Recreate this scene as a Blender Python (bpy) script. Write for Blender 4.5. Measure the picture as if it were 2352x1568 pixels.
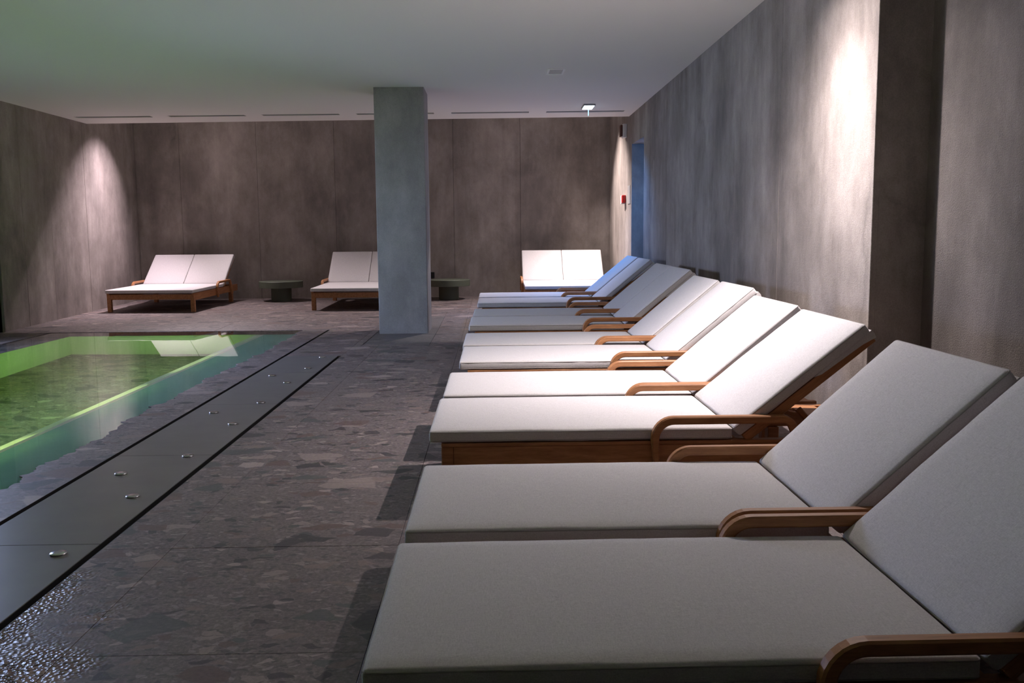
import bpy, bmesh, math, random
from mathutils import Vector, Matrix, noise
for o in list(bpy.data.objects): bpy.data.objects.remove(o)
SC = bpy.context.scene
COL = SC.collection
rnd = random.Random(7)
PI = math.pi

# ------------------------------------------------------------------ camera
cam = bpy.data.cameras.new('camera'); camo = bpy.data.objects.new('camera', cam); COL.objects.link(camo)
cam.sensor_width = 36; cam.lens = 32.54; cam.clip_start = .05; cam.clip_end = 100
Rv = Vector((0.99977027, -0.01957103, -0.00873948)); Uv = Vector((0.01096724, 0.11678353, 0.99309684)); Fv = Vector((0.0184153, 0.99296454, -0.11697134))
m = Matrix.Identity(4)
for i in range(3):
    m[i][0] = Rv[i]; m[i][1] = Uv[i]; m[i][2] = -Fv[i]
m[2][3] = 1.05
camo.matrix_world = m
SC.camera = camo

# ------------------------------------------------------------------ world, exposure
w = bpy.data.worlds.new('world'); SC.world = w; w.use_nodes = True
w.node_tree.nodes['Background'].inputs[0].default_value = (.5, .6, 1, 1)
w.node_tree.nodes['Background'].inputs[1].default_value = .002
SC.view_settings.view_transform = 'Standard'; SC.view_settings.look = 'None'
SC.view_settings.exposure = 0.0; SC.view_settings.gamma = 1.0
try: SC.view_settings.use_curve_mapping = False
except Exception: pass
try:
    SC.cycles.use_denoising = True
    SC.cycles.sample_clamp_indirect = 4.0
    SC.cycles.max_bounces = 7; SC.cycles.diffuse_bounces = 4; SC.cycles.transmission_bounces = 5; SC.cycles.glossy_bounces = 3; SC.cycles.use_adaptive_sampling = True; SC.cycles.adaptive_threshold = .06
    SC.cycles.blur_glossy = 0.3
except Exception: pass

# ------------------------------------------------------------------ light (the room's own lamps)
def light(name, typ, loc, energy, color, target=None, **kw):
    d = bpy.data.lights.new(name, typ); d.energy = energy; d.color = color
    for k, v in kw.items(): setattr(d, k, v)
    o = bpy.data.objects.new(name, d); COL.objects.link(o); o.location = loc
    if target is not None:
        o.rotation_euler = (Vector(target) - Vector(loc)).to_track_quat('-Z', 'Y').to_euler()
    return o
PINK = (1.0, .90, .89)
# recessed downlight over the loungers
light('downlight_lamp', 'SPOT', (1.20, 4.66, 2.52), 290, (1.0, .90, .90), (1.27, 4.86, 0), spot_size=math.radians(102), spot_blend=1.0, shadow_soft_size=.02)
light('downlight_spill', 'SPOT', (1.20, 4.66, 2.52), 175, (1.0, .90, .90), (1.16, 4.55, 0), spot_size=math.radians(150), spot_blend=1.0, shadow_soft_size=.02)
# spots above the ceiling edge at the back: two wash the side walls, two stand over the daybeds
light('back_left_lamp', 'SPOT', (-4.45, 13.28, 3.0), 430, (1.0, .82, .91), (-5.44, 12.90, .62), spot_size=math.radians(74), spot_blend=1.0, shadow_soft_size=.02)
light('back_right_lamp', 'SPOT', (.85, 13.28, 3.0), 560, (1.0, .86, .82), (1.79, 13.05, .70), spot_size=math.radians(80), spot_blend=1.0, shadow_soft_size=.02)
light('bed_left_lamp', 'SPOT', (-4.3, 13.40, 3.25), 450, (1.0, .85, .89), (-3.5, 12.0, 0), spot_size=math.radians(94), spot_blend=1.0, shadow_soft_size=.02)
light('bed_right_lamp', 'SPOT', (.80, 13.40, 3.25), 470, (1.0, .87, .86), (.05, 12.2, 0), spot_size=math.radians(98), spot_blend=1.0, shadow_soft_size=.02)
# cold emergency light in the ceiling by the door
light('emergency_lamp', 'AREA', (1.145, 11.30, 2.50), 17, (.07, .34, 1.0), (1.145, 11.3, 0), shape='RECTANGLE', size=.1, size_y=.26, spread=math.radians(104))
light('doorway_lamp', 'AREA', (2.12, 11.16, 1.75), 5, (.10, .36, 1.0), (2.0, 12.1, 1.45), shape='RECTANGLE', size=.2, size_y=.8)
# cold daylight through the glazed opening in the left wall
light('window_daylight', 'AREA', (-5.60, 7.6, 1.25), 205, (.52, .63, 1.0), (0, 6.4, -3.2), shape='RECTANGLE', size=2.2, size_y=1.2, spread=math.radians(122))
# green lights under the water, in the left wall towards the lip and in the right wall across the floor
GREEN = (.44, 1.0, .16)
for yy in (7.75, 6.05, 4.4, 2.7):
    light('pool_lamp', 'AREA', (-4.40, yy, -.60), 26, (.75, 1.0, .30), (-2.5, yy, -.04), shape='DISK', size=.12, spread=math.radians(34))
for yy in (8.6, 6.9, 5.2, 3.5, 1.8):
    light('pool_lamp', 'AREA', (-2.62, yy, -.55), 14, GREEN, (-4.5, yy + .4, -.75), shape='DISK', size=.2)

# ------------------------------------------------------------------ helpers
def tag(o, label=None, cat=None, group=None, kind=None):
    if label: o['label'] = label
    if cat: o['category'] = cat
    if group: o['group'] = group
    if kind: o['kind'] = kind
    return o
def empty(name, loc=(0, 0, 0), rz=0):
    o = bpy.data.objects.new(name, None); COL.objects.link(o); o.location = loc; o.rotation_euler = (0, 0, rz)
    o.empty_display_size = .1
    return o
def obj(name, bm, mat, parent=None, smooth=False, loc=None):
    if isinstance(bm, bmesh.types.BMesh):
        me = bpy.data.meshes.new(name); bmesh.ops.recalc_face_normals(bm, faces=bm.faces[:]); bm.to_mesh(me); bm.free()
    else: me = bm
    if mat and not me.materials: me.materials.append(mat)
    if smooth:
        for p in me.polygons: p.use_smooth = True
    o = bpy.data.objects.new(name, me); COL.objects.link(o)
    if parent: o.parent = parent
    if loc: o.location = loc
    return o
def box(bm, x0, x1, y0, y1, z0, z1, bev=0, seg=2):
    vs = [bm.verts.new((x, y, z)) for x in (x0, x1) for y in (y0, y1) for z in (z0, z1)]
    fs = [bm.faces.new([vs[i] for i in q]) for q in ((0, 1, 3, 2), (4, 6, 7, 5), (0, 4, 5, 1), (2, 3, 7, 6), (0, 2, 6, 4), (1, 5, 7, 3))]
    if bev:
        es = {e for f in fs for e in f.edges}
        bmesh.ops.bevel(bm, geom=list(es), offset=bev, segments=seg, profile=.5, affect='EDGES')
    return bm
def B(x0, x1, y0, y1, z0, z1, bev=0, seg=2): return box(bmesh.new(), x0, x1, y0, y1, z0, z1, bev, seg)
def prism(poly, z0, z1):
    bm = bmesh.new()
    a = [bm.verts.new((x, y, z0)) for x, y in poly]; b = [bm.verts.new((x, y, z1)) for x, y in poly]
    bm.faces.new(a[::-1]); bm.faces.new(b); n = len(poly)
    for i in range(n): bm.faces.new([a[i], a[(i + 1) % n], b[(i + 1) % n], b[i]])
    return bm
def lathe(prof, n=40, bm=None, c=(0, 0)):
    bm = bm or bmesh.new(); rings = []
    for r, z in prof:
        rings.append([bm.verts.new((c[0] + r * math.cos(2 * PI * i / n), c[1] + r * math.sin(2 * PI * i / n), z)) for i in range(n)])
    for a, b in zip(rings, rings[1:]):
        for i in range(n): bm.faces.new([a[i], a[(i + 1) % n], b[(i + 1) % n], b[i]])
    bm.faces.new(rings[0][::-1]); bm.faces.new(rings[-1])
    return bm
def tube(bm, pts, r, n=6, closed=False):
    rings = []; N = len(pts)
    for i, p in enumerate(pts):
        p = Vector(p)
        a = Vector(pts[(i - 1) % N]) if (closed or i > 0) else p
        b = Vector(pts[(i + 1) % N]) if (closed or i < N - 1) else p
        t = (b - a).normalized(); s = t.cross(Vector((0, 0, 1)))
        if s.length < .05: s = t.cross(Vector((0, 1, 0)))
        s.normalize(); u = s.cross(t)
        rings.append([bm.verts.new(p + r * (math.cos(2 * PI * k / n) * s + math.sin(2 * PI * k / n) * u)) for k in range(n)])
    rng = range(N) if closed else range(N - 1)
    for i in rng:
        a, b = rings[i], rings[(i + 1) % N]
        for k in range(n): bm.faces.new([a[k], a[(k + 1) % n], b[(k + 1) % n], b[k]])
    if not closed: bm.faces.new(rings[0][::-1]); bm.faces.new(rings[-1])
    return bm

# ------------------------------------------------------------------ materials
class NT:
    def __init__(s, name):
        s.m = bpy.data.materials.new(name); s.m.use_nodes = True; s.t = s.m.node_tree; s.t.nodes.clear()
        s.out = s.n('ShaderNodeOutputMaterial')
    def n(s, typ, **kw):
        q = s.t.nodes.new(typ)
        for k, v in kw.items(): setattr(q, k, v)
        return q
    def l(s, a, b): s.t.links.new(a, b)
    def set(s, node, i, v):
        if isinstance(v, bpy.types.NodeSocket): s.l(v, node.inputs[i])
        else: node.inputs[i].default_value = v
    def pos(s, scale=(1, 1, 1), obj=False, rot=(0, 0, 0)):
        src = s.n('ShaderNodeTexCoord').outputs['Object'] if obj else s.n('ShaderNodeNewGeometry').outputs['Position']
        mp = s.n('ShaderNodeMapping'); mp.inputs['Scale'].default_value = scale; mp.inputs['Rotation'].default_value = rot
        s.l(src, mp.inputs['Vector']); return mp.outputs[0]
    def noise(s, vec, scale, detail=4, rough=.6, dist=0):
        q = s.n('ShaderNodeTexNoise'); s.l(vec, q.inputs['Vector']); q.inputs['Scale'].default_value = scale
        q.inputs['Detail'].default_value = detail; q.inputs['Roughness'].default_value = rough; q.inputs['Distortion'].default_value = dist
        return q.outputs['Fac']
    def ramp(s, fac, stops, interp='LINEAR'):
        q = s.n('ShaderNodeValToRGB'); q.color_ramp.interpolation = interp; e = q.color_ramp.elements
        while len(e) < len(stops): e.new(.5)
        for a, (p, c) in zip(e, stops):
            a.position = p; a.color = (c, c, c, 1) if isinstance(c, (int, float)) else (*c, 1)
        s.set(q, 0, fac); return q.outputs[0]
    def mix(s, fac, a, b, mode='MIX'):
        q = s.n('ShaderNodeMix', data_type='RGBA', blend_type=mode)
        s.set(q, 0, fac)
        for i, v in ((6, a), (7, b)):
            if isinstance(v, tuple): v = (*v, 1) if len(v) == 3 else v
            s.set(q, i, v)
        return q.outputs[2]
    def math(s, op, a, b=0.0, clamp=False):
        q = s.n('ShaderNodeMath', operation=op, use_clamp=clamp); s.set(q, 0, a); s.set(q, 1, b); return q.outputs[0]
    def bump(s, h, strength, dist=.01, normal=None):
        q = s.n('ShaderNodeBump'); s.set(q, 'Strength', strength); q.inputs['Distance'].default_value = dist; s.l(h, q.inputs['Height'])
        if normal: s.l(normal, q.inputs['Normal'])
        return q.outputs[0]
    def bsdf(s, color, rough=.5, normal=None, spec=.5, metal=0.0, **kw):
        q = s.n('ShaderNodeBsdfPrincipled')
        if isinstance(color, tuple): color = (*color, 1)
        s.set(q, 'Base Color', color); s.set(q, 'Roughness', rough); s.set(q, 'Specular IOR Level', spec); s.set(q, 'Metallic', metal)
        if normal: s.l(normal, q.inputs['Normal'])
        for k, v in kw.items(): s.set(q, k, v)
        s.l(q.outputs[0], s.out.inputs[0]); return q

def mat_plain(name, color, rough=.6, spec=.5, metal=0., noise_amt=.12, scale=40):
    t = NT(name); f = t.noise(t.pos(obj=True), scale, 3)
    c = t.mix(f, tuple(x * (1 - noise_amt) for x in color), tuple(min(1, x * (1 + noise_amt)) for x in color))
    t.bsdf(c, rough, t.bump(f, .05, .002), spec, metal); return t.m

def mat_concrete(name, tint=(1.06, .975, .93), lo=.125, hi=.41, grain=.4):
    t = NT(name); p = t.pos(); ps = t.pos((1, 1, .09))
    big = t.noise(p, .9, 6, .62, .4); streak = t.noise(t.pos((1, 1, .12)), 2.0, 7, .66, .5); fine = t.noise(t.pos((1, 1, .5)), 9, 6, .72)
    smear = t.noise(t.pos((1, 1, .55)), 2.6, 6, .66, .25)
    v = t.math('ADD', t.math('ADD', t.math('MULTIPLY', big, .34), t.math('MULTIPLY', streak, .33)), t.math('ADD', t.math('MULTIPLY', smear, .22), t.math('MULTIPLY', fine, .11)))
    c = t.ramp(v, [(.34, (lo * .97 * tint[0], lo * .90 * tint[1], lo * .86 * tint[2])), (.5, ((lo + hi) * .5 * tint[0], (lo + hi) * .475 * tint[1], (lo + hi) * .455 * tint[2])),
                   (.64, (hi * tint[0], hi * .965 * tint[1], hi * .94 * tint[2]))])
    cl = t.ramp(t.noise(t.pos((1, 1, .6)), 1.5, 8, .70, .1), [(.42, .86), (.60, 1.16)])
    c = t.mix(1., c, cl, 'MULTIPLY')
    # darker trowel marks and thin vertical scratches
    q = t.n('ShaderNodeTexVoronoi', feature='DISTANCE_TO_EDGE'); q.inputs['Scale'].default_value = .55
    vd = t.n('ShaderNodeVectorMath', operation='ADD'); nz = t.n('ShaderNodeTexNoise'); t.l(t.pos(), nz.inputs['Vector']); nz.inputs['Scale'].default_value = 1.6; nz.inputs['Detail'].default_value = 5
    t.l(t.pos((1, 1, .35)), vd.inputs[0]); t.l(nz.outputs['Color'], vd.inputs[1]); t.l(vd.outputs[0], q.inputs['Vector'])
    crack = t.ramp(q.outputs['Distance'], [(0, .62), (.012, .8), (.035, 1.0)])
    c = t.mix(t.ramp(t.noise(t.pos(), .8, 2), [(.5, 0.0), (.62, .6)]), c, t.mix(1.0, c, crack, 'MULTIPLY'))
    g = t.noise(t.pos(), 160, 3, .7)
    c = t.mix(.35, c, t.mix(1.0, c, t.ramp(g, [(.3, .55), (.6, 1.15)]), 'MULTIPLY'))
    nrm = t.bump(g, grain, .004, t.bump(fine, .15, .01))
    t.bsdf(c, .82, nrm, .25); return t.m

def mat_stone(name, wetside=True, tint=(1, 1, 1), dark=1.0, flat=False):
    """brecciated stone: grey brown ground, clasts of several sizes and colours"""
    t = NT(name); p = t.pos()
    nz = t.n('ShaderNodeTexNoise'); t.l(p, nz.inputs['Vector']); nz.inputs['Scale'].default_value = 9; nz.inputs['Detail'].default_value = 3
    vm = t.n('ShaderNodeVectorMath', operation='MULTIPLY_ADD'); t.l(nz.outputs['Color'], vm.inputs[0]); vm.inputs[1].default_value = (.085, .085, 0); t.l(p, vm.inputs[2])
    pd = vm.outputs[0]
    g = t.noise(p, 75, 6, .75); g2 = t.noise(p, 2.2, 4, .6)
    base = t.ramp(g, [(.3, (.075, .067, .065)), (.5, (.130, .115, .109)), (.68, (.205, .184, .175))])
    base = t.mix(t.ramp(g2, [(.35, 0.), (.65, .55)]), base, t.mix(1., base, (.72, .72, .76), 'MULTIPLY'))
    def clasts(col, scale, thr, edge, colors, rot, amt=.75, stretch=(1, 1.5, 1)):
        mp = t.n('ShaderNodeMapping'); mp.inputs['Scale'].default_value = stretch; mp.inputs['Rotation'].default_value = (0, 0, rot); t.l(pd, mp.inputs['Vector'])
        vo = t.n('ShaderNodeTexVoronoi'); vo.voronoi_dimensions = '2D'; vo.inputs['Scale'].default_value = scale; t.l(mp.outputs[0], vo.inputs['Vector'])
        ve = t.n('ShaderNodeTexVoronoi', feature='DISTANCE_TO_EDGE'); ve.voronoi_dimensions = '2D'; ve.inputs['Scale'].default_value = scale; t.l(mp.outputs[0], ve.inputs['Vector'])
        sp = t.n('ShaderNodeSeparateColor'); t.l(vo.outputs['Color'], sp.inputs[0])
        has = t.math('GREATER_THAN', sp.outputs[0], thr)
        e = t.ramp(ve.outputs['Distance'], [(edge, 0.), (edge + .025, 1.)])
        msk = t.math('MULTIPLY', t.math('MULTIPLY', has, e), amt)
        cc = t.ramp(sp.outputs[1], colors, 'CONSTANT')
        cc = t.mix(1., cc, t.ramp(g, [(.3, .8), (.65, 1.15)]), 'MULTIPLY')
        return t.mix(msk, col, cc)
    C = [(0, (.040, .040, .041)), (.2, (.215, .185, .168)), (.36, (.105, .075, .066)), (.5, (.070, .078, .074)), (.62, (.165, .134, .12)), (.78, (.048, .042, .045)), (.9, (.27, .235, .215))]
    D = [(0, (.05, .048, .05)), (.25, (.21, .19, .18)), (.45, (.10, .078, .073)), (.6, (.16, .15, .143)), (.75, (.052, .052, .052)), (.88, (.27, .245, .23))]
    c = clasts(base, 46, .66, .10, D, .9, .6)
    c = clasts(c, 20, .83, .07, C, .4, .85)
    c = clasts(c, 9, .86, .05, C, -.5, .88)
    c = clasts(c, 4.6, .87, .05, C, .25, .8)
    if flat: c = t.mix(.45, c, (.15, .14, .137))
    c = t.mix(1., c, tuple(x * dark for x in tint), 'MULTIPLY')
    # puddled patch: distance from a place on the deck near the camera, ragged by noise
    rough = .52; h = g
    nrm = t.bump(g, .25, .003)
    if wetside:
        dv = t.n('ShaderNodeVectorMath', operation='DISTANCE'); t.l(p, dv.inputs[0]); dv.inputs[1].default_value = (-1.90, 2.10, 0)
        dd = t.math('ADD', dv.outputs['Value'], t.math('MULTIPLY', t.math('SUBTRACT', t.noise(p, 3.5, 4), .5), .8))
        wet = t.ramp(dd, [(.66, 1.), (.92, 0.)])
        rough = t.math('SUBTRACT', .52, t.math('MULTIPLY', wet, .37))
        pv = t.n('ShaderNodeTexVoronoi', feature='SMOOTH_F1'); pv.inputs['Scale'].default_value = 105; t.l(p, pv.inputs['Vector'])
        nrm = t.bump(pv.outputs['Distance'], t.math('MULTIPLY', wet, 1.0), .010, nrm)
    t.bsdf(c, rough, nrm, .5); return t.m

def mat_fabric():
    t = NT('linen_fabric'); p = t.pos(obj=True)
    a = t.noise(t.pos((1, .06, 1), True), 900, 2); b = t.noise(t.pos((.06, 1, 1), True), 900, 2); mel = t.noise(p, 260, 3, .7)
    v = t.math('ADD', t.math('MULTIPLY', t.math('ADD', a, b), .3), t.math('MULTIPLY', mel, .4))
    c = t.ramp(v, [(.35, (.50, .475, .475)), (.65, (.80, .765, .768))])
    soft = t.noise(p, 5, 3)
    t.bsdf(c, .9, t.bump(v, .12, .002, t.bump(soft, .10, .02)), .15, **{'Sheen Weight': .15}); return t.m

def mat_wood(name='teak_wood', k=1.0):
    t = NT(name); p = t.pos((1.2, 9, 9), True); n1 = t.noise(p, 5, 5, .6, .6); n2 = t.noise(t.pos((6, 60, 60), True), 6, 3)
    c = t.ramp(n1, [(.25, (.30 * k, .125 * k, .048 * k)), (.5, (.42 * k, .185 * k, .076 * k)), (.75, (.54 * k, .26 * k, .115 * k))])
    c = t.mix(.35, c, t.mix(1., c, t.ramp(n2, [(.3, .6), (.6, 1.1)]), 'MULTIPLY'))
    t.bsdf(c, .48, t.bump(n2, .08, .002), .4); return t.m

CONC = mat_concrete('grey_brown_concrete')
CONC_ROUGH_DIM = mat_concrete('rough_plaster_dimmed', (1.06, .975, .94), .075, .20, .9)  # coarse grain is the wall's own; tone darkened to stand for weaker lamp light
CONC_COL = mat_concrete('column_concrete', (1.0, 1.02, 1.03), .34, .50, .25)
STONE = mat_stone('breccia_stone', True, (1.07, .985, 1.0), 1.27)
STONE_DARKGAP = mat_plain('joint_bed', (.085, .078, .075), .9)
STONE_FLAT = mat_stone('smooth_breccia_stone', False, (1.05, 1.05, 1.05), 1., True)
FABRIC = mat_fabric(); WOOD = mat_wood()
PIPING = mat_plain('piping_cord', (.40, .38, .37), .9, .2)
WHITE_CEIL = mat_plain('ceiling_paint', (.86, .825, .79), .9, .2, 0, .03, 60)
PANEL = mat_plain('composite_panel', (.155, .15, .15), .36, .5, 0, .22, 6)
STEEL = mat_plain('brushed_steel', (.60, .60, .63), .24, .5, 1.0, .05)
BLACK = mat_plain('black_slot', (.008, .008, .008), .6)
POOLT = mat_plain('pale_pool_plaster', (.30, .56, .48), .7, .3, 0, .08, 20)
POOLW = mat_plain('pool_wall_plaster', (.50, .53, .42), .7, .3, 0, .08, 12)
POOLF = mat_stone('pool_floor_stone', False, (1.7, 1.75, 1.5), 1.0)
GREENT = mat_plain('moss_green_lacquer', (.098, .112, .082), .55, .4, 0, .08)
WHITE_PL = mat_plain('white_plastic', (.75, .74, .73), .45)
RED_PL = mat_plain('red_plastic', (.60, .02, .02), .4)
BROWN_PL = mat_plain('dark_red_lens', (.10, .035, .028), .3)
GREY_MET = mat_plain('painted_metal', (.40, .385, .38), .6)
FRAME_W = mat_plain('white_enamel', (.92, .90, .88), .5)
INSERT = mat_plain('fitting_insert', (.60, .575, .56), .7)
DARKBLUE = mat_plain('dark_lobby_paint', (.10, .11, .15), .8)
t = NT('water_surface'); q = t.n('ShaderNodeBsdfGlass'); q.inputs['IOR'].default_value = 1.333; q.inputs['Roughness'].default_value = 0.0
q.inputs['Color'].default_value = (.97, 1, .97, 1)
wv = t.noise(t.pos(), 2.0, 2); t.l(t.bump(wv, .012, .02), q.inputs['Normal']); t.l(q.outputs[0], t.out.inputs[0]); WATER = t.m
t = NT('cold_lamp_glow'); q = t.n('ShaderNodeEmission'); q.inputs[0].default_value = (.55, .82, 1, 1); q.inputs[1].default_value = 14; t.l(q.outputs[0], t.out.inputs[0]); GLOW = t.m
t = NT('acrylic_edge_glow'); q = t.n('ShaderNodeEmission'); q.inputs[0].default_value = (.45, .75, 1, 1); q.inputs[1].default_value = 1.6; t.l(q.outputs[0], t.out.inputs[0]); EDGEGLOW = t.m
t = NT('warm_lamp_glow'); q = t.n('ShaderNodeEmission'); q.inputs[0].default_value = (1, .93, .9, 1); q.inputs[1].default_value = 6; t.l(q.outputs[0], t.out.inputs[0]); WGLOW = t.m
t = NT('pool_lamp_glow'); q = t.n('ShaderNodeEmission'); q.inputs[0].default_value = (.6, 1, .25, 1); q.inputs[1].default_value = 5; t.l(q.outputs[0], t.out.inputs[0]); PGLOW = t.m
t = NT('window_glass'); q = t.n('ShaderNodeBsdfGlass'); q.inputs['IOR'].default_value = 1.02; q.inputs['Color'].default_value = (.9, .95, 1, 1); t.l(q.outputs[0], t.out.inputs[0]); GLASS = t.m

# ------------------------------------------------------------------ room constants
XL, XR, XN = -5.44, 1.79, 2.045     # left wall, right wall, recessed near right wall
YB, YE = 14.40, 4.384               # back wall, end of the thick right wall
ZC, ZT = 2.545, 3.40                # ceiling, higher ceiling over the back strip
YC = -3.0                           # wall behind the camera
Y_SL, SL = 10.36, .0176             # the deck rises gently behind the pool
def fz(y): return max(0., (y - Y_SL) * SL)

# ---- walls
def panels(parent, kind, a0, plane, seams, z0, z1, holes=None, mat=CONC):
    pass
def wall(name, x0, x1, y0, y1, z0, z1, label, mat=None):
    o = obj(name, B(x0, x1, y0, y1, z0, z1), mat or CONC); return tag(o, label, 'wall', kind='structure')
wb = wall('wall_back', XL - .3, 2.4, YB + .03, YB + .3, -.2, ZT + .1, 'back concrete wall behind the three daybeds')
s = [XL, -4.77, -3.60, -2.42, -.61, .415, XR + .02]
for i in range(len(s) - 1):
    d = rnd.uniform(0, .0025)
    obj('concrete_panel', B(s[i] + .0015, s[i + 1] - .0015, YB - d, YB + .031, -.02, ZT, .002, 1), CONC, wb)
wl = wall('wall_left', XL - .33, XL - .03, 10.345, YB + .3, -.2, ZT + .1, 'left concrete wall beyond the pool, washed by a spotlight')
s = [10.345, 10.9, 11.59, 12.60, 13.5, YB]
for i in range(len(s) - 1):
    d = rnd.uniform(0, .0025)
    obj('concrete_panel', B(XL - .031 if i else XL - .2, XL + d, s[i] + (.0015 if i else 0), s[i + 1] - .0015, -.02, ZT, .002, 1), CONC, wl)
wln = tag(obj('wall_left_near', B(XL - .3, XL, YC, 6.3, -.2, ZC), CONC), 'left concrete wall beside the pool nearer the camera', 'wall', kind='structure')
wlt = tag(obj('trim_1', B(XL - .3, XL, 6.3, 10.345, 2.32, ZC), CONC), 'concrete lintel over the opening in the left wall', 'lintel', kind='structure')
# lobby seen through the glazed opening on the left
bm = bmesh.new(); box(bm, -7.4, -7.3, 5.5, 12.6, -.1, 2.7); box(bm, -7.4, XL - .34, 12.5, 12.6, -.1, 2.7); box(bm, -7.4, XL - .31, 5.5, 5.6, -.1, 2.7); box(bm, -7.4, XL - .31, 5.5, 12.6, 2.6, 2.7)
tag(obj('wall_lobby', bm, DARKBLUE), 'dark lobby walls beyond the opening in the left wall', 'wall', kind='structure')
tag(obj('floor_lobby', B(-7.4, XL - .0, 5.5, 12.6, -.2, -.004), DARKBLUE), 'dark lobby floor beyond the opening in the left wall', 'floor', kind='structure')

wr = wall('wall_right', XR + .03, XN + .3, YE, 11.12, -.2, ZC + .4, 'thick right concrete wall behind the row of loungers')
s = [YE, 5.84, 6.95, 8.25, 9.65, 11.12]
for i in range(len(s) - 1):
    d = rnd.uniform(0, .002)
    obj('concrete_panel', B(XR - d, XR + .031, s[i] + (.0015 if i else 0), s[i + 1] - (.0015 if i < 4 else 0), -.02, ZC + .01, .002, 1), CONC, wr)
wr2 = wall('wall_right_far', XR + .03, XN + .3, 12.10, YB + .3, -.2, ZT + .1, 'right concrete wall strip between the doorway and back corner')
obj('concrete_panel', B(XR, XR + .031, 12.10, YB, -.02, ZT, .002, 1), CONC, wr2)
wr3 = wall('trim_2', XR, XN + .3, 11.12, 12.10, 2.165, ZT + .1, 'concrete lintel over the doorway in the right wall')
wn = wall('wall_right_near', XN, XN + .3, YC, YE + .01, -.2, ZC + .1, 'recessed right concrete wall beside the nearest loungers', CONC_ROUGH_DIM)
wc = wall('wall_near', XL - .3, XN + .3, YC - .3, YC, -.2, ZC + .1, 'concrete wall behind the camera')
# doorway on the right: steel frame and the dim room behind it
d1 = tag(empty('door_1', (XR, 11.61, 0)), 'open doorway lit blue in the right wall', 'doorway', kind='structure')
bm = bmesh.new(); box(bm, .50, .56, -.60, 1.6, -.1, 2.4); box(bm, 0.30, .56, -.60, -.54, -.1, 2.4); box(bm, .3, .56, .52, .58, -.1, 2.4); box(bm, .3, .56, -.6, .6, 2.3, 2.4)
obj('door_room', bm, DARKBLUE, d1)
# ---- ceiling with slots near its far edge
ce = tag(empty('ceiling', (0, 0, ZC)), 'pale painted ceiling over pool and loungers', 'ceiling', kind='structure')
def yedge(x): return 12.77 + (x - XL) / (XR - XL) * (12.36 - 12.77)
def yslot(x): return 12.10 + (x - XL) / (XR - XL) * (11.81 - 12.10)
SW = .065
segs = []; xs = -5.29
while xs < 1.6: segs.append((xs, xs + .975)); xs += 1.193
bm = bmesh.new()
def cpoly(poly):
    b = prism(poly, 0, .20); me = bpy.data.meshes.new('t'); b.to_mesh(me); b.free(); bm.from_mesh(me); bpy.data.meshes.remove(me)
cpoly([(XL - .31, YC - .2), (XN + .3, YC - .2), (XN + .3, yslot(XN + .3) - SW), (XL - .31, yslot(XL - .31) - SW)])
cpoly([(XL - .31, yslot(XL - .31) + SW), (XN + .3, yslot(XN + .3) + SW), (XN + .3, yedge(XN + .3)), (XL - .31, yedge(XL - .31))])
g0 = XL - .31
for a, b in segs + [(XN + .3, None)]:
    cpoly([(g0, yslot(g0) - SW), (a, yslot(a) - SW), (a, yslot(a) + SW), (g0, yslot(g0) + SW)]); g0 = b
obj('ceiling_slab', bm, WHITE_CEIL, ce)
tag(obj('ceiling_back', B(XL - .3, XN + .3, 12.2, YB + .3, ZT, ZT + .1), WHITE_CEIL), 'higher ceiling over the daybeds at the back', 'ceiling', kind='structure')
tag(obj('trim_3', B(XL - .3, XN + .3, 12.0, 12.2, ZC + .19, ZT + .1), WHITE_CEIL), 'upstand above the far edge of the ceiling', 'trim', kind='structure')
ords = ['leftmost', 'second from left', 'third from left', 'fourth from left', 'fifth from left', 'rightmost']
for k, (a, b) in enumerate(segs):
    t0 = empty('slot_diffuser', ((a + b) / 2, yslot((a + b) / 2), ZC), math.atan((11.81 - 12.10) / (XR - XL)))
    tag(t0, ['leftmost of the six long slot vents near the ceiling edge', 'second long slot vent from the left wall in the ceiling', 'third long slot vent from the left, just left of the column', 'long slot vent at the ceiling edge half hidden by the concrete column', 'long slot vent just right of the column in the ceiling', 'rightmost long slot vent, beside the lit emergency light'][k], 'vent', 'slot vents along the ceiling edge')
    h = (b - a) / 2
    obj('backing', B(-h, h, -SW, SW, .035, .045), GREY_MET, t0)
    for yy in (-.022, .022): obj('slat', B(-h, h, yy - .004, yy + .004, .004, .03), GREY_MET, t0)

# ---- floor: joint bed, tiles, cover panels
XG1, XG2 = -1.832, -1.349
YF = 10.20; XGL = -4.868
fl = tag(empty('floor', (0, 0, 0)), 'deck floor of large brown grey breccia stone tiles', 'floor', kind='structure')
bm = bmesh.new()
def fbox(x0, x1, y0, y1, z1=-.006, z0=-.2): box(bm, x0, x1, y0, y1, z0, z1)
fbox(XG2 + .013, XN + .1, YC, Y_SL); fbox(XG1 + .013, XG2 - .013, YC, 8.0); fbox(XG1 + .013, XG2 - .013, 8.0, Y_SL)
fbox(XL, XGL - .008, YC, YF + .008); fbox(XL, XG1 + .013, YF + .006, Y_SL)
a = [bm.verts.new(v) for v in ((XL - .1, Y_SL, -.006), (XN + .1, Y_SL, -.006), (XN + .1, YB + .1, fz(YB + .1) - .006), (XL - .1, YB + .1, fz(YB + .1) - .006))]; bm.faces.new(a)
obj('screed', bm, STONE_DARKGAP, fl)
bm = bmesh.new()
box(bm, XGL - .03, XN + .3, YC - .1, YB + .3, -2.2, -2.1)
for x in (XG1, XG2): box(bm, x - .03, x + .03, YC, YF + .02, -.20, -.10)
box(bm, XGL - .03, XG1 + .02, YF - .03, YF + .03, -.2, -.1); box(bm, XGL - .03, XGL + .03, YC, YF + .03, -.2, -.1)
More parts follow.
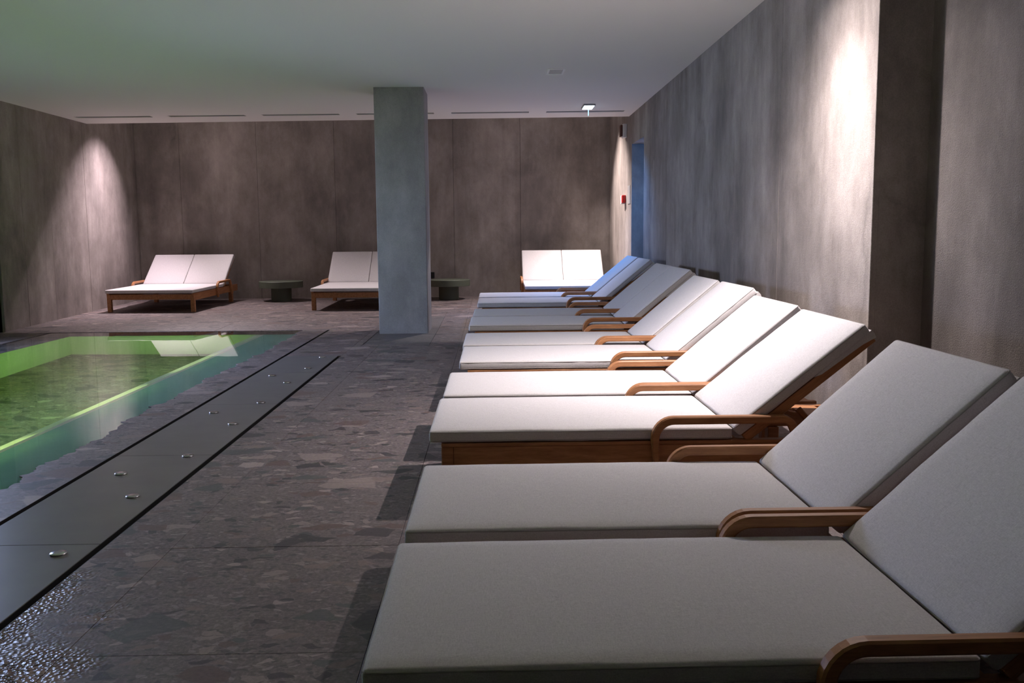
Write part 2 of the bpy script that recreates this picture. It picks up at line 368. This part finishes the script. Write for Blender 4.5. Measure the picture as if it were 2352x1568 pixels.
for x in (XG1, XG2):
    for sg in (-1, 1): box(bm, *sorted((x + sg * .0118, x + sg * .0185)), YC, YF if x == XG1 else 8.002, -.12, -.0008)
obj('gutter', bm, BLACK, fl)
G = .0008
def tile(x0, x1, y0, y1, mat=STONE, name='tile', dz=None):
    dz = rnd.uniform(-.0008, .0004) if dz is None else dz
    bm = bmesh.new(); vs = []
    for x, y in ((x0 + G, y0 + G), (x1 - G, y0 + G), (x1 - G, y1 - G), (x0 + G, y1 - G)): vs.append((x, y))
    A = [bm.verts.new((x, y, fz(y) + dz - .02)) for x, y in vs]
    Bv = [bm.verts.new((x, y, fz(y) + dz - .0006)) for x, y in vs]
    cx = (x0 + x1) / 2; cy = (y0 + y1) / 2
    Cv = [bm.verts.new((x - math.copysign(.0006, x - cx), y - math.copysign(.0006, y - cy), fz(y) + dz)) for x, y in vs]
    for P, Q in ((A, Bv), (Bv, Cv)):
        for i in range(4): bm.faces.new([P[i], P[(i + 1) % 4], Q[(i + 1) % 4], Q[i]])
    bm.faces.new(Cv)
    return obj(name, bm, mat, fl)
PX0, PX1, PY0, PY1 = -1.263, -.62, 8.79, 11.49
xcols = [XG2 + .013, -1.10, -.335, .43, 1.195, XN]
ys = []; y = -3.4
while y < 10.3: ys.append(y); y += .806
ys = [v for v in ys if v > YC - .9]; ys.append(Y_SL)
def tile_cut(x0, x1, y0, y1):
    """a tile, cut round the smooth surround of the column"""
    if x1 <= PX0 or x0 >= PX1 or y1 <= PY0 or y0 >= PY1: tile(x0, x1, y0, y1); return
    if x0 < PX0: tile(x0, PX0, y0, y1)
    if x1 > PX1: tile(PX1, x1, y0, y1)
    a, b = max(x0, PX0), min(x1, PX1)
    if y0 < PY0: tile(a, b, y0, PY0)
    if y1 > PY1: tile(a, b, PY1, y1)
for i in range(len(xcols) - 1):
    for j in range(len(ys) - 1): tile_cut(xcols[i], xcols[i + 1], ys[j], ys[j + 1])
# between the two gutters beyond the covers, and the rising deck behind the pool
tile(XG1 + .013, XG2 + .013, 8.003, 8.79); tile(XG1 + .013, XG2 + .013, 8.79, 9.6); tile(XG1 + .013, XG2 + .013, 9.6, Y_SL)
xb = [XL, -4.68, -3.915, -3.15, -2.385, -1.62, -.855, -.335, .43, 1.195, XN]
xb = [XL, -4.63, -3.865, -3.10, -2.335, -1.57, -1.10, -.335, .43, 1.195, XN]
for i in range(len(xb) - 1):
    if xb[i] < XG1: tile(xb[i], min(xb[i + 1], XG1 + .013), YF + .008, Y_SL)
    yy = Y_SL
    while yy < YB:
        tile_cut(xb[i], xb[i + 1], yy, min(yy + .81, YB)); yy += .81
# column surround slabs
for a, b in ((PY0, 9.74), (10.36, PY1)): tile(PX0 + .006, PX1 - .002, a, b, STONE_FLAT, 'surround_slab')
tile(PX0 + .006, -1.224, 9.74, 10.36, STONE_FLAT, 'surround_slab', -.0005); tile(-.706, PX1 - .002, 9.74, 10.36, STONE_FLAT, 'surround_slab', -.0005)
# margin between pool and left gutter, left deck
JAG = -2.10
def jag(y): return JAG + .055 * (noise.noise(Vector((y * 3.1, 3.7, 0))) + .6 * noise.noise(Vector((y * 11, 1.7, 0))) + .45 * noise.noise(Vector((y * 34, 8, 0))))
def margin(y0, y1):
    pts = []; y = y0 + G
    while y < y1 - G: pts.append((jag(y), y)); y += .016
    pts.append((jag(y1 - G), y1 - G))
    return obj('margin_slab', prism([(XG1 - .013, y1 - G), *pts[::-1], (XG1 - .013, y0 + G)], -.03, 0), STONE, fl)
yy = YF - .008 - .8 * 17
ym = [YF - .008]
y = 9.83
while y > YC: ym.append(y); y -= 1.2
ym.append(YC)
for a, b in zip(ym[1:], ym[:-1]):
    margin(a, b)
for i in range(4):
    x0 = -4.868 + .008 + i * .81
    tile(x0, min(x0 + .81, -2.02), 9.83, YF - .008, STONE, 'margin_slab', -.006)
for a, b in zip(ym[1:], ym[:-1]):
    tile(XL, XGL - .008, a, b, STONE)
    if b < 9.9: tile(XGL + .008, -4.50, a, min(b, 9.83), STONE, 'margin_slab', -.006)
    else: tile(XGL + .008, -4.50, a, 9.83, STONE, 'margin_slab', -.006)
# gutter cover panels with their round steel buttons
pe = [8.003, 7.04, 5.72, 4.385, 3.10, 1.8, .5, -.8, -2.1, YC]
studs = [(-1.459, 3.003), (-1.473, 3.678), (-1.665, 4.042), (-1.473, 4.361), (-1.468, 5.11), (-1.676, 5.451), (-1.473, 5.763), (-1.485, 6.545), (-1.67, 6.882), (-1.476, 7.247), (-1.485, 7.90), (-1.67, 2.55), (-1.46, 2.2)]
stud_me = None
for i in range(len(pe) - 1):
    y1, y0 = pe[i], pe[i + 1]
    p = obj('cover_panel', B(XG1 + .014, XG2 - .014, y0 + .001, y1 - .001, -.02, .001, .0012, 1), PANEL, fl)
    for sx, sy in studs:
        if y0 < sy < y1:
            if stud_me is None:
                s0 = obj('stud', lathe([(.027, 0), (.0275, .004), (.025, .0065), (.012, .0070)], 24), STEEL, p, True, (sx, sy, .001)); stud_me = s0.data
            else: obj('stud', stud_me, None, p, False, (sx, sy, .001))

# ---- column
cl = obj('column', B(-1.224, -.706, 9.79, 10.34, -.02, ZC + .02, .006, 2), CONC_COL)
tag(cl, 'square concrete column standing between the pool and the loungers', 'column', kind='structure')

# ---- pool
PXL, PXR, PYF, PZ = -4.50, -2.50, 9.83, -1.5
LW = -2.50
pl = tag(empty('pool', (0, 0, 0)), 'sunken pool with green underwater light and stone edge', 'pool')
YP = YC + .02
obj('basin_floor', B(PXL - .2, -2.2, YP, PYF + .2, PZ - .1, PZ), POOLF, pl)
obj('basin_wall', B(PXL - .2, PXL, YP, PYF + .2, PZ, -.021), POOLW, pl)
obj('basin_wall', B(PXL, -2.3, PYF, PYF + .2, PZ, -.021), POOLW, pl)
YP = YC + .02
bm = bmesh.new()
prof = [(-2.56, PZ), (-2.56, -.11), (-2.475, -.025), (-2.10, -.022), (-2.10, PZ)]
bm.free()
def yprism(prof, y0, y1):
    bm = bmesh.new(); a = [bm.verts.new((x, y0, z)) for x, z in prof]; b = [bm.verts.new((x, y1, z)) for x, z in prof]
    bm.faces.new(a); bm.faces.new(b[::-1]); n = len(prof)
    for i in range(n): bm.faces.new([a[i], a[(i + 1) % n], b[(i + 1) % n], b[i]])
    return bm
obj('basin_wall', yprism([(-2.56, PZ), (-2.56, -.10), (-2.02, -.10), (-2.02, PZ)], YP, PYF), POOLW, pl)
obj('lip', yprism([(-2.56, -.10), (-2.485, -.04), (-2.45, -.034), (-2.45, -.10)], YP, PYF), WHITE_PL, pl)
led = obj('ledge', yprism([(-2.449, -.10), (-2.449, -.034), (-2.02, -.022), (-2.02, -.10)], YP, PYF), POOLT, pl)
for x, y in ((-3.05, 6.55), (-3.02, 4.2), (-3.2, 8.3), (-3.6, 5.4)):
    obj('floor_drain', lathe([(.075, 0), (.075, .012), (.06, .016)], 24), GREENT, pl, True, (x, y, PZ))
for yy in (7.75, 6.05, 4.4, 2.7):
    o = obj('underwater_light', lathe([(.08, 0), (.08, .012), (.06, .016)], 24), PGLOW, pl, False, (PXL, yy, -.60)); o.rotation_euler = (0, PI / 2, 0)
for yy in (8.6, 6.9, 5.2, 3.5, 1.8):
    o = obj('underwater_light', lathe([(.11, 0), (.11, .012), (.09, .016)], 24), PGLOW, pl, False, (-2.56, yy, -.55)); o.rotation_euler = (0, -PI / 2, 0)

# ---- water: one thin sheet with a ragged wet edge on the dry side
bm = bmesh.new()
poly = [(XGL + .012, YC + .005), (-2.01, YC + .005), (-2.01, YF - .012), (XGL + .012, YF - .012)]
# taper towards the far groove so the film reaches the corner
vs = [bm.verts.new((x, y, -.003)) for x, y in poly]; bm.faces.new(vs)
wt = obj('pool_water', bm, WATER)
tag(wt, 'still clear water filling the pool and wetting its edge', 'water', kind='stuff')

# ------------------------------------------------------------------ loungers
def cushion_bm(L, Wd, T, crown=.006, r=.012, seed=0, nx=24, ny=12, wr=.0025):
    """rounded slab x 0..L, y +-Wd/2, z -T..0 with a soft crown and slight creases on its sides"""
    bm = box(bmesh.new(), 0, L, -Wd / 2, Wd / 2, -T, 0)
    def cut(axis, n, a, b):
        for i in range(1, n):
            c = [0, 0, 0]; c[axis] = a + (b - a) * i / n; nn = [0, 0, 0]; nn[axis] = 1
            bmesh.ops.bisect_plane(bm, geom=bm.verts[:] + bm.edges[:] + bm.faces[:], plane_co=c, plane_no=nn)
    es = [e for e in bm.edges]
    bmesh.ops.bevel(bm, geom=es, offset=r, segments=3, profile=.5, affect='EDGES')
    cut(0, nx, 0, L); cut(1, ny, -Wd / 2, Wd / 2)
    for v in bm.verts:
        x, y, z = v.co
        u = min(1, max(0, x / L)); vv = min(1, max(0, y / Wd + .5))
        k = (16 * u * (1 - u) * vv * (1 - vv)) ** .5
        if z > -T * .5: v.co.z += crown * (k - .15)
        ex = min(vv, 1 - vv) * Wd
        if ex < .02:
            d = noise.noise(Vector((x * 23 + seed * 9.1, y * 5, z * 6))) * wr + noise.noise(Vector((x * 60, seed * 3., 1))) * wr * .5
            v.co.y += d
            v.co.z += noise.noise(Vector((x * 5, seed * 5.3, y))) * .0022
        ez = min(u, 1 - u) * L
        if ez < .02: v.co.x += noise.noise(Vector((y * 9, seed * 2.7, z * 6))) * .002
    return bm
def piping_bm(L, Wd, z, r=.0019, inset=.0012, seed=0):
    pts = []; q = .012
    def crn(cx, cy, a0):
        for k in range(4): a = a0 + k * PI / 6; pts.append((cx + q * math.cos(a), cy + q * math.sin(a), z))
    h = Wd / 2 - inset
    n = 14
    for k in range(n): pts.append((inset + q + (L - 2 * inset - 2 * q) * k / n, -h, z + noise.noise(Vector((k * .6, seed, 0))) * .0018))
    crn(L - inset - q, -h + q, -PI / 2); crn(L - inset - q, h - q, 0)
    for k in range(n): pts.append((L - inset - q - (L - 2 * inset - 2 * q) * k / n, h, z + noise.noise(Vector((k * .6, seed + 5, 0))) * .0018))
    crn(inset + q, h - q, PI / 2); crn(inset + q, -h + q, PI)
    return tube(bmesh.new(), pts, r, 5, True)
def sweep(pts, w, h, taper=None, chamfer=.005):
    """rectangular bar swept along points in the xz plane; w across y, h across the path"""
    bm = bmesh.new(); rings = []; N = len(pts)
    for i, (x, z) in enumerate(pts):
        a = pts[max(0, i - 1)]; b = pts[min(N - 1, i + 1)]
        tx, tz = b[0] - a[0], b[1] - a[1]; l = math.hypot(tx, tz); tx /= l; tz /= l
        nx, nz = -tz, tx; hh = h * (taper[i] if taper else 1) / 2; ww = w / 2; c = chamfer
        sec = [(-ww, -hh + c), (-ww, hh - c), (-ww + c, hh), (ww - c, hh), (ww, hh - c), (ww, -hh + c), (ww - c, -hh), (-ww + c, -hh)]
        rings.append([bm.verts.new((x + nx * q, p, z + nz * q)) for p, q in sec])
    for A, Bq in zip(rings, rings[1:]):
        for k in range(8): bm.faces.new([A[k], A[(k + 1) % 8], Bq[(k + 1) % 8], Bq[k]])
    bm.faces.new(rings[0][::-1]); bm.faces.new(rings[-1]); return bm
def arc(cx, cz, r, a0, a1, n=8): return [(cx + r * math.cos(a0 + (a1 - a0) * k / n), cz + r * math.sin(a0 + (a1 - a0) * k / n)) for k in range(n + 1)]
def arm_path():
    zt = .334; r = .072
    p = [(.872, .130), (.866, .19), (.862, zt - r)] + arc(.862 + r, zt - r, r, PI, PI / 2)[1:]
    p += [(1.05, zt), (1.20, zt), (1.345, zt)] + arc(1.345, zt - .05, .05, PI / 2, PI * .17, 6)[1:] + [(1.425, .23), (1.455, .135)]
    tp = [.62, .8, .95] + [1.0] * (len(p) - 5) + [1.15, 1.0]
    return p, tp
def copy_part(o, parent):
    c = o.copy(); COL.objects.link(c); c.parent = parent; return c
def copy_tree(o, parent=None):
    c = copy_part(o, parent)
    for ch in list(o.children): copy_tree(ch, c)
    return c

SEAT_T, ZS, HX, TL = .047, .300, 1.165, 1.755
def make_lounger(double=False, seed=0):
    W2 = .595 if double else .358                      # half width of the cushion
    root = empty('daybed' if double else 'sun_lounger')
    se = obj('seat_cushion', cushion_bm(HX, 2 * W2, SEAT_T, .008 if not double else .006, seed=seed), FABRIC, root, True, (0, 0, ZS))
    obj('piping', piping_bm(HX, 2 * W2, -.008, seed=seed), PIPING, se); obj('piping', piping_bm(HX, 2 * W2, -SEAT_T + .006, seed=seed + 3), PIPING, se)
    RW = W2 - .002                                     # outside of the frame
    zt, zb = ZS - SEAT_T - .003, .155
    x0 = .045
    for sgn in (-1, 1):
        y0, y1 = sorted((sgn * RW, sgn * (RW - .034)))
        bm = B(x0 + .047, TL, y0, y1, zb, zt - .014, .002, 1); box(bm, x0, TL, y0 - (.003 if sgn < 0 else 0), y1 + (.003 if sgn > 0 else 0), zt - .0135, zt, .002, 1)
        obj('side_rail', bm, WOOD, root)
        for xa, xb_ in ((x0, x0 + .046), (1.50, 1.55)):
            obj('leg', B(xa, xb_, y0 if sgn < 0 else y1 - .055, y0 + .055 if sgn < 0 else y1, 0, zt - .0145 if xa < 1 else zb, .003, 1), WOOD, root)
        p, tp = arm_path(); bm = sweep(p, .034, .031, tp)
        for v in bm.verts: v.co.y += sgn * (RW + .0185)
        obj('armrest', bm, WOOD, root)
    obj('end_rail', B(x0 + .003, x0 + .034, -RW + .056, RW - .056, zb + .012, zt - .014, .002, 1), WOOD, root, False)
    obj('cross_rail', B(1.172, 1.205, -RW + .036, RW - .036, zb, zt - .014, .002, 1), WOOD, root)
    obj('end_rail', B(TL - .034, TL - .001, -RW + .035, RW - .035, zb, zt - .014, .002, 1), WOOD, root)
    for k in range(7):
        xx = .16 + k * .155
        obj('slat', B(xx, xx + .075, -RW + .035, RW - .035, zt - .016, zt - .001, .002, 1), WOOD, root)
    # backrest(s): built flat along +x from the hinge, then tilted
    if double: halves = [(-.2985, .592), (.2985, .592)]
    else: halves = [(0, 2 * W2)]
    BL = .635
    for yc, wd in halves:
        fr = empty_mesh_frame(yc, wd, BL, root, seed)
    # notched prop under the back
    for sgn in (-1, 1):
        y = sgn * (RW - .16)
        bm = sweep([(1.47, .335), (1.55, .245), (1.58, .236), (1.64, .236)], .022, .026)
        for v in bm.verts: v.co.y += y
        obj('back_support', bm, WOOD, root)
    bm = B(1.44, 1.745, -RW + .036, RW - .036, zt - .016, zt - .002, .002, 1)
    obj('rear_shelf', B(1.60, 1.715, -RW + .036, RW - .036, zt - .013, zt - .001, .002, 1), WOOD, root)
    return root
def empty_mesh_frame(yc, wd, BL, root, seed):
    zt = -SEAT_T - .004; zb = zt - .036; e = wd / 2 - .012
    fr = obj('back_frame', B(BL - .05, BL - .006, -e + .037, e - .037, zb, zt, .002, 1), WOOD, root, False, (HX, yc, ZS)); fr.rotation_euler = (0, -math.radians(39.5), 0)
    for sgn in (-1, 1): obj('stile', B(.01, BL - .004, *sorted((sgn * e, sgn * (e - .036))), zb, zt, .002, 1), WOOD, fr)
    for k in range(4):
        xx = .04 + k * .135
        obj('slat', B(xx, xx + .07, -wd / 2 + .048, wd / 2 - .048, zt - .018, zt - .002, .002, 1), WOOD, fr)
    cu = obj('back_cushion', cushion_bm(BL, wd, SEAT_T, .008, seed=seed + 11 + yc, nx=16), FABRIC, root, True, (HX, yc, ZS)); cu.rotation_euler = fr.rotation_euler
    obj('piping', piping_bm(BL, wd, -.008, seed=seed + 7), PIPING, cu)
    # pocket that hooks over the top of the frame
    bm = bmesh.new(); h = wd / 2 - .004
    pr = [(.36, -SEAT_T + .002), (.39, -SEAT_T - .008), (.58, -SEAT_T - .016), (.637, -SEAT_T - .026), (.642, -SEAT_T - .012), (.640, -SEAT_T + .008)]
    a = [bm.verts.new((x, -h, z)) for x, z in pr]; b = [bm.verts.new((x, h, z)) for x, z in pr]
    bm.faces.new(a); bm.faces.new(b[::-1])
    for i in range(len(pr)): bm.faces.new([a[i], a[(i + 1) % len(pr)], b[(i + 1) % len(pr)], b[i]])
    obj('pocket', bm, FABRIC, cu)
    return fr
def set_back(root, deg):
    for ch in root.children:
        if ch.name.startswith(('back_frame', 'back_cushion')): ch.rotation_euler = (0, -math.radians(deg), 0)

spots = [ # foot x, centre y, scale, yaw, back angle, label
    (-.245, 1.90, .955, .4, 42.0, 'pale linen wooden lounger nearest the camera, cut off by the photo edge'),
    (-.240, 2.672, .955, 0, 42.0, 'dim grey linen lounger touching the one nearest the camera'),
    (-.255, 3.833, 1.0, .0, 38.6, 'brightly lit lounger with its whole near armrest and wooden side rail showing'),
    (-.245, 4.620, 1.0, .0, 39.8, 'whitest lounger in the spotlight, fourth counted from the camera'),
    (-.208, 5.688, 1.03, .0, 39.5, 'lounger with creased cushion side and orange lit back frame, fifth from camera'),
    (-.215, 6.500, 1.03, .0, 39.8, 'lounger half in shade behind the creased one, sixth from camera'),
    (-.207, 7.712, 1.065, .0, 39.5, 'shaded grey lounger, seventh counted from the camera'),
    (-.195, 8.552, 1.065, .0, 39.5, 'shaded grey lounger, eighth counted from the camera'),
    (-.178, 9.975, 1.085, .0, 39.5, 'bluish lounger, last but one of the row, ninth from camera'),
    (-.178, 10.83, 1.085, .0, 39.5, 'last lounger of the row, beside the blue lit doorway')]
proto = make_lounger(False, 2)
for i, (x, y, sc, yw, ang, lab) in enumerate(spots):
    o = proto if i == 0 else copy_tree(proto)
    o.location = (x, y, fz(y) if i < 9 else fz(y - .3)); o.scale = (sc, sc, sc); o.rotation_euler = (0, 0, math.radians(yw))
    set_back(o, ang)
    tag(o, lab, 'sun lounger', 'wooden sun loungers in a row along the right wall')
beds = [(-4.58, 12.35, -3.6, 39.5, 'double daybed lit by the spotlight beside the left wall'),
        (-1.855, 12.35, -1.2, 42.0, 'double daybed in dim light, half hidden behind the concrete column'),
        (1.005, 12.37, -.3, 41.5, 'bright white double daybed in the right corner behind the loungers')]
bproto = make_lounger(True, 5)
for i, (x, y, rz, ang, lab) in enumerate(beds):
    o = bproto if i == 0 else copy_tree(bproto)
    o.location = (x, y, fz(y)); o.rotation_euler = (0, -math.atan(SL), math.radians(90 + rz))
    set_back(o, ang)
    tag(o, lab, 'daybed', 'double daybeds along the back wall')

# ------------------------------------------------------------------ round tables
tproto = None
for x, y, lab in ((-3.19, 13.92, 'round dark green side table between the left and middle daybeds'), (-.685, 13.92, 'round dark green side table beside the column, near the right daybed')):
    if tproto is None:
        tr = tproto = empty('side_table')
        obj('table_top', lathe([(.318, .20), (.322, .204), (.322, .290), (.317, .295)], 56), GREENT, tr)
        obj('pedestal', lathe([(.150, 0), (.150, .20)], 40), GREENT, tr)
        for ch in tr.children:
            for p in ch.data.polygons: p.use_smooth = len(p.vertices) == 4
            ch.data.set_sharp_from_angle(angle=math.radians(35))
    else: tr = copy_tree(tproto)
    tr.location = (x, y, fz(y - .1) + .002); tag(tr, lab, 'side table', 'round green side tables at the back wall')

# ------------------------------------------------------------------ small fittings
el = tag(empty('emergency_light', (1.147, 11.30, ZC)), 'lit cold white emergency light with hanging acrylic plate on the ceiling', 'light')
obj('housing', B(-.07, .07, -.165, .165, -.018, 0, .004, 1), GREY_MET, el)
obj('diffuser', B(-.057, .057, -.15, .15, -.024, -.0175, .002, 1), GLOW, el)
obj('acrylic_plate', B(-.003, .003, -.03, .02, -.115, -.024), EDGEGLOW, el)
cg = tag(empty('ceiling_hatch', (.597, 8.895, ZC)), 'small unlit square fitting with pale frame in the ceiling', 'ceiling fitting')
bm = bmesh.new(); a, b, wd = .08, .155, .018
for q in ((-a, a, -b, -b + wd * 1.6), (-a, a, b - wd * 1.6, b), (-a, -a + wd, -b + wd * 1.6, b - wd * 1.6), (a - wd, a, -b + wd * 1.6, b - wd * 1.6)): box(bm, *q, -.008, 0)
obj('frame', bm, FRAME_W, cg); obj('insert', B(-a + wd, a - wd, -b + wd, b - wd, -.003, 0), INSERT, cg)
dl = tag(empty('downlight', (1.20, 4.66, ZC)), 'recessed round downlight over the brightest loungers', 'light')
obj('ring', lathe([(.05, 0), (.05, -.006), (.036, -.006)], 28), WHITE_PL, dl); obj('lamp_face', lathe([(.03, -.0062), (.03, -.0072)], 24), WGLOW, dl)
for x, yy, zz, lab in ((-4.45, 13.28, 3.0, 'spotlight grazing the left wall, hidden above the ceiling edge'), (.85, 13.28, 3.0, 'spotlight grazing the right wall, hidden above the ceiling edge'),
                   (-4.3, 13.40, 3.25, 'spotlight over the left daybed, hidden above the ceiling edge'), (.80, 13.40, 3.25, 'spotlight over the right daybed, hidden above the ceiling edge')):
    sp = tag(empty('spotlight', (x, yy, zz)), lab, 'light', 'spotlights over the daybeds')
    obj('stem', lathe([(.012, .10), (.012, ZT - zz)], 12), WHITE_PL, sp); obj('head', lathe([(.035, .015), (.04, .10)], 24), WHITE_PL, sp)
sr = tag(empty('alarm_siren', (XR, 12.62, 2.385)), 'white wall siren with dark red front above the alarm button', 'alarm')
obj('body', B(-.055, 0, -.075, .075, -.09, .09, .008, 2), WHITE_PL, sr); obj('lens', B(-.085, -.054, -.06, .06, -.078, .078, .01, 2), BROWN_PL, sr)
cp = tag(empty('alarm_button', (XR, 12.70, 1.485)), 'small red and white alarm button on the right wall strip', 'alarm')
obj('housing', B(-.055, 0, -.03, .05, -.065, .05, .004, 1), WHITE_PL, cp); obj('button_face', B(-.052, -.004, -.10, -.031, -.052, .052, .004, 1), RED_PL, cp)
sw = tag(empty('switch_plate', (XR, 12.30, 1.53)), 'flat pale square cover plate beside the red alarm button', 'cover plate')
obj('plate', B(-.006, 0, -.11, .11, -.12, .12, .003, 1), GREY_MET, sw)
so = tag(empty('wall_socket', (-.96, YB, .405)), 'small black socket on the back wall beside the column', 'socket')
obj('plate', B(-.035, .035, -.028, 0, -.045, .045, .004, 1), BLACK, so); obj('insert', B(-.02, .02, -.03, -.027, -.02, .02, .002, 1), BLACK, so)
# glazed screen in the opening on the left
wn1 = tag(empty('window_1', (XL - .2, 8.32, 0)), 'glazed screen in the opening of the left wall', 'window', kind='structure')
bm = bmesh.new()
for y in (-1.99, -.68, .68, 1.99): box(bm, -.025, .025, y - .03, y + .03, 0, 2.32)
box(bm, -.025, .025, -2.0, 2.0, 2.26, 2.32); box(bm, -.025, .025, -2.0, 2.0, 0, .06)
obj('window_frame', bm, BLACK, wn1)
for y0, y1 in ((-1.96, -.71), (-.65, .65), (.71, 1.96)): obj('pane', B(-.004, .004, y0, y1, .06, 2.26), GLASS, wn1)
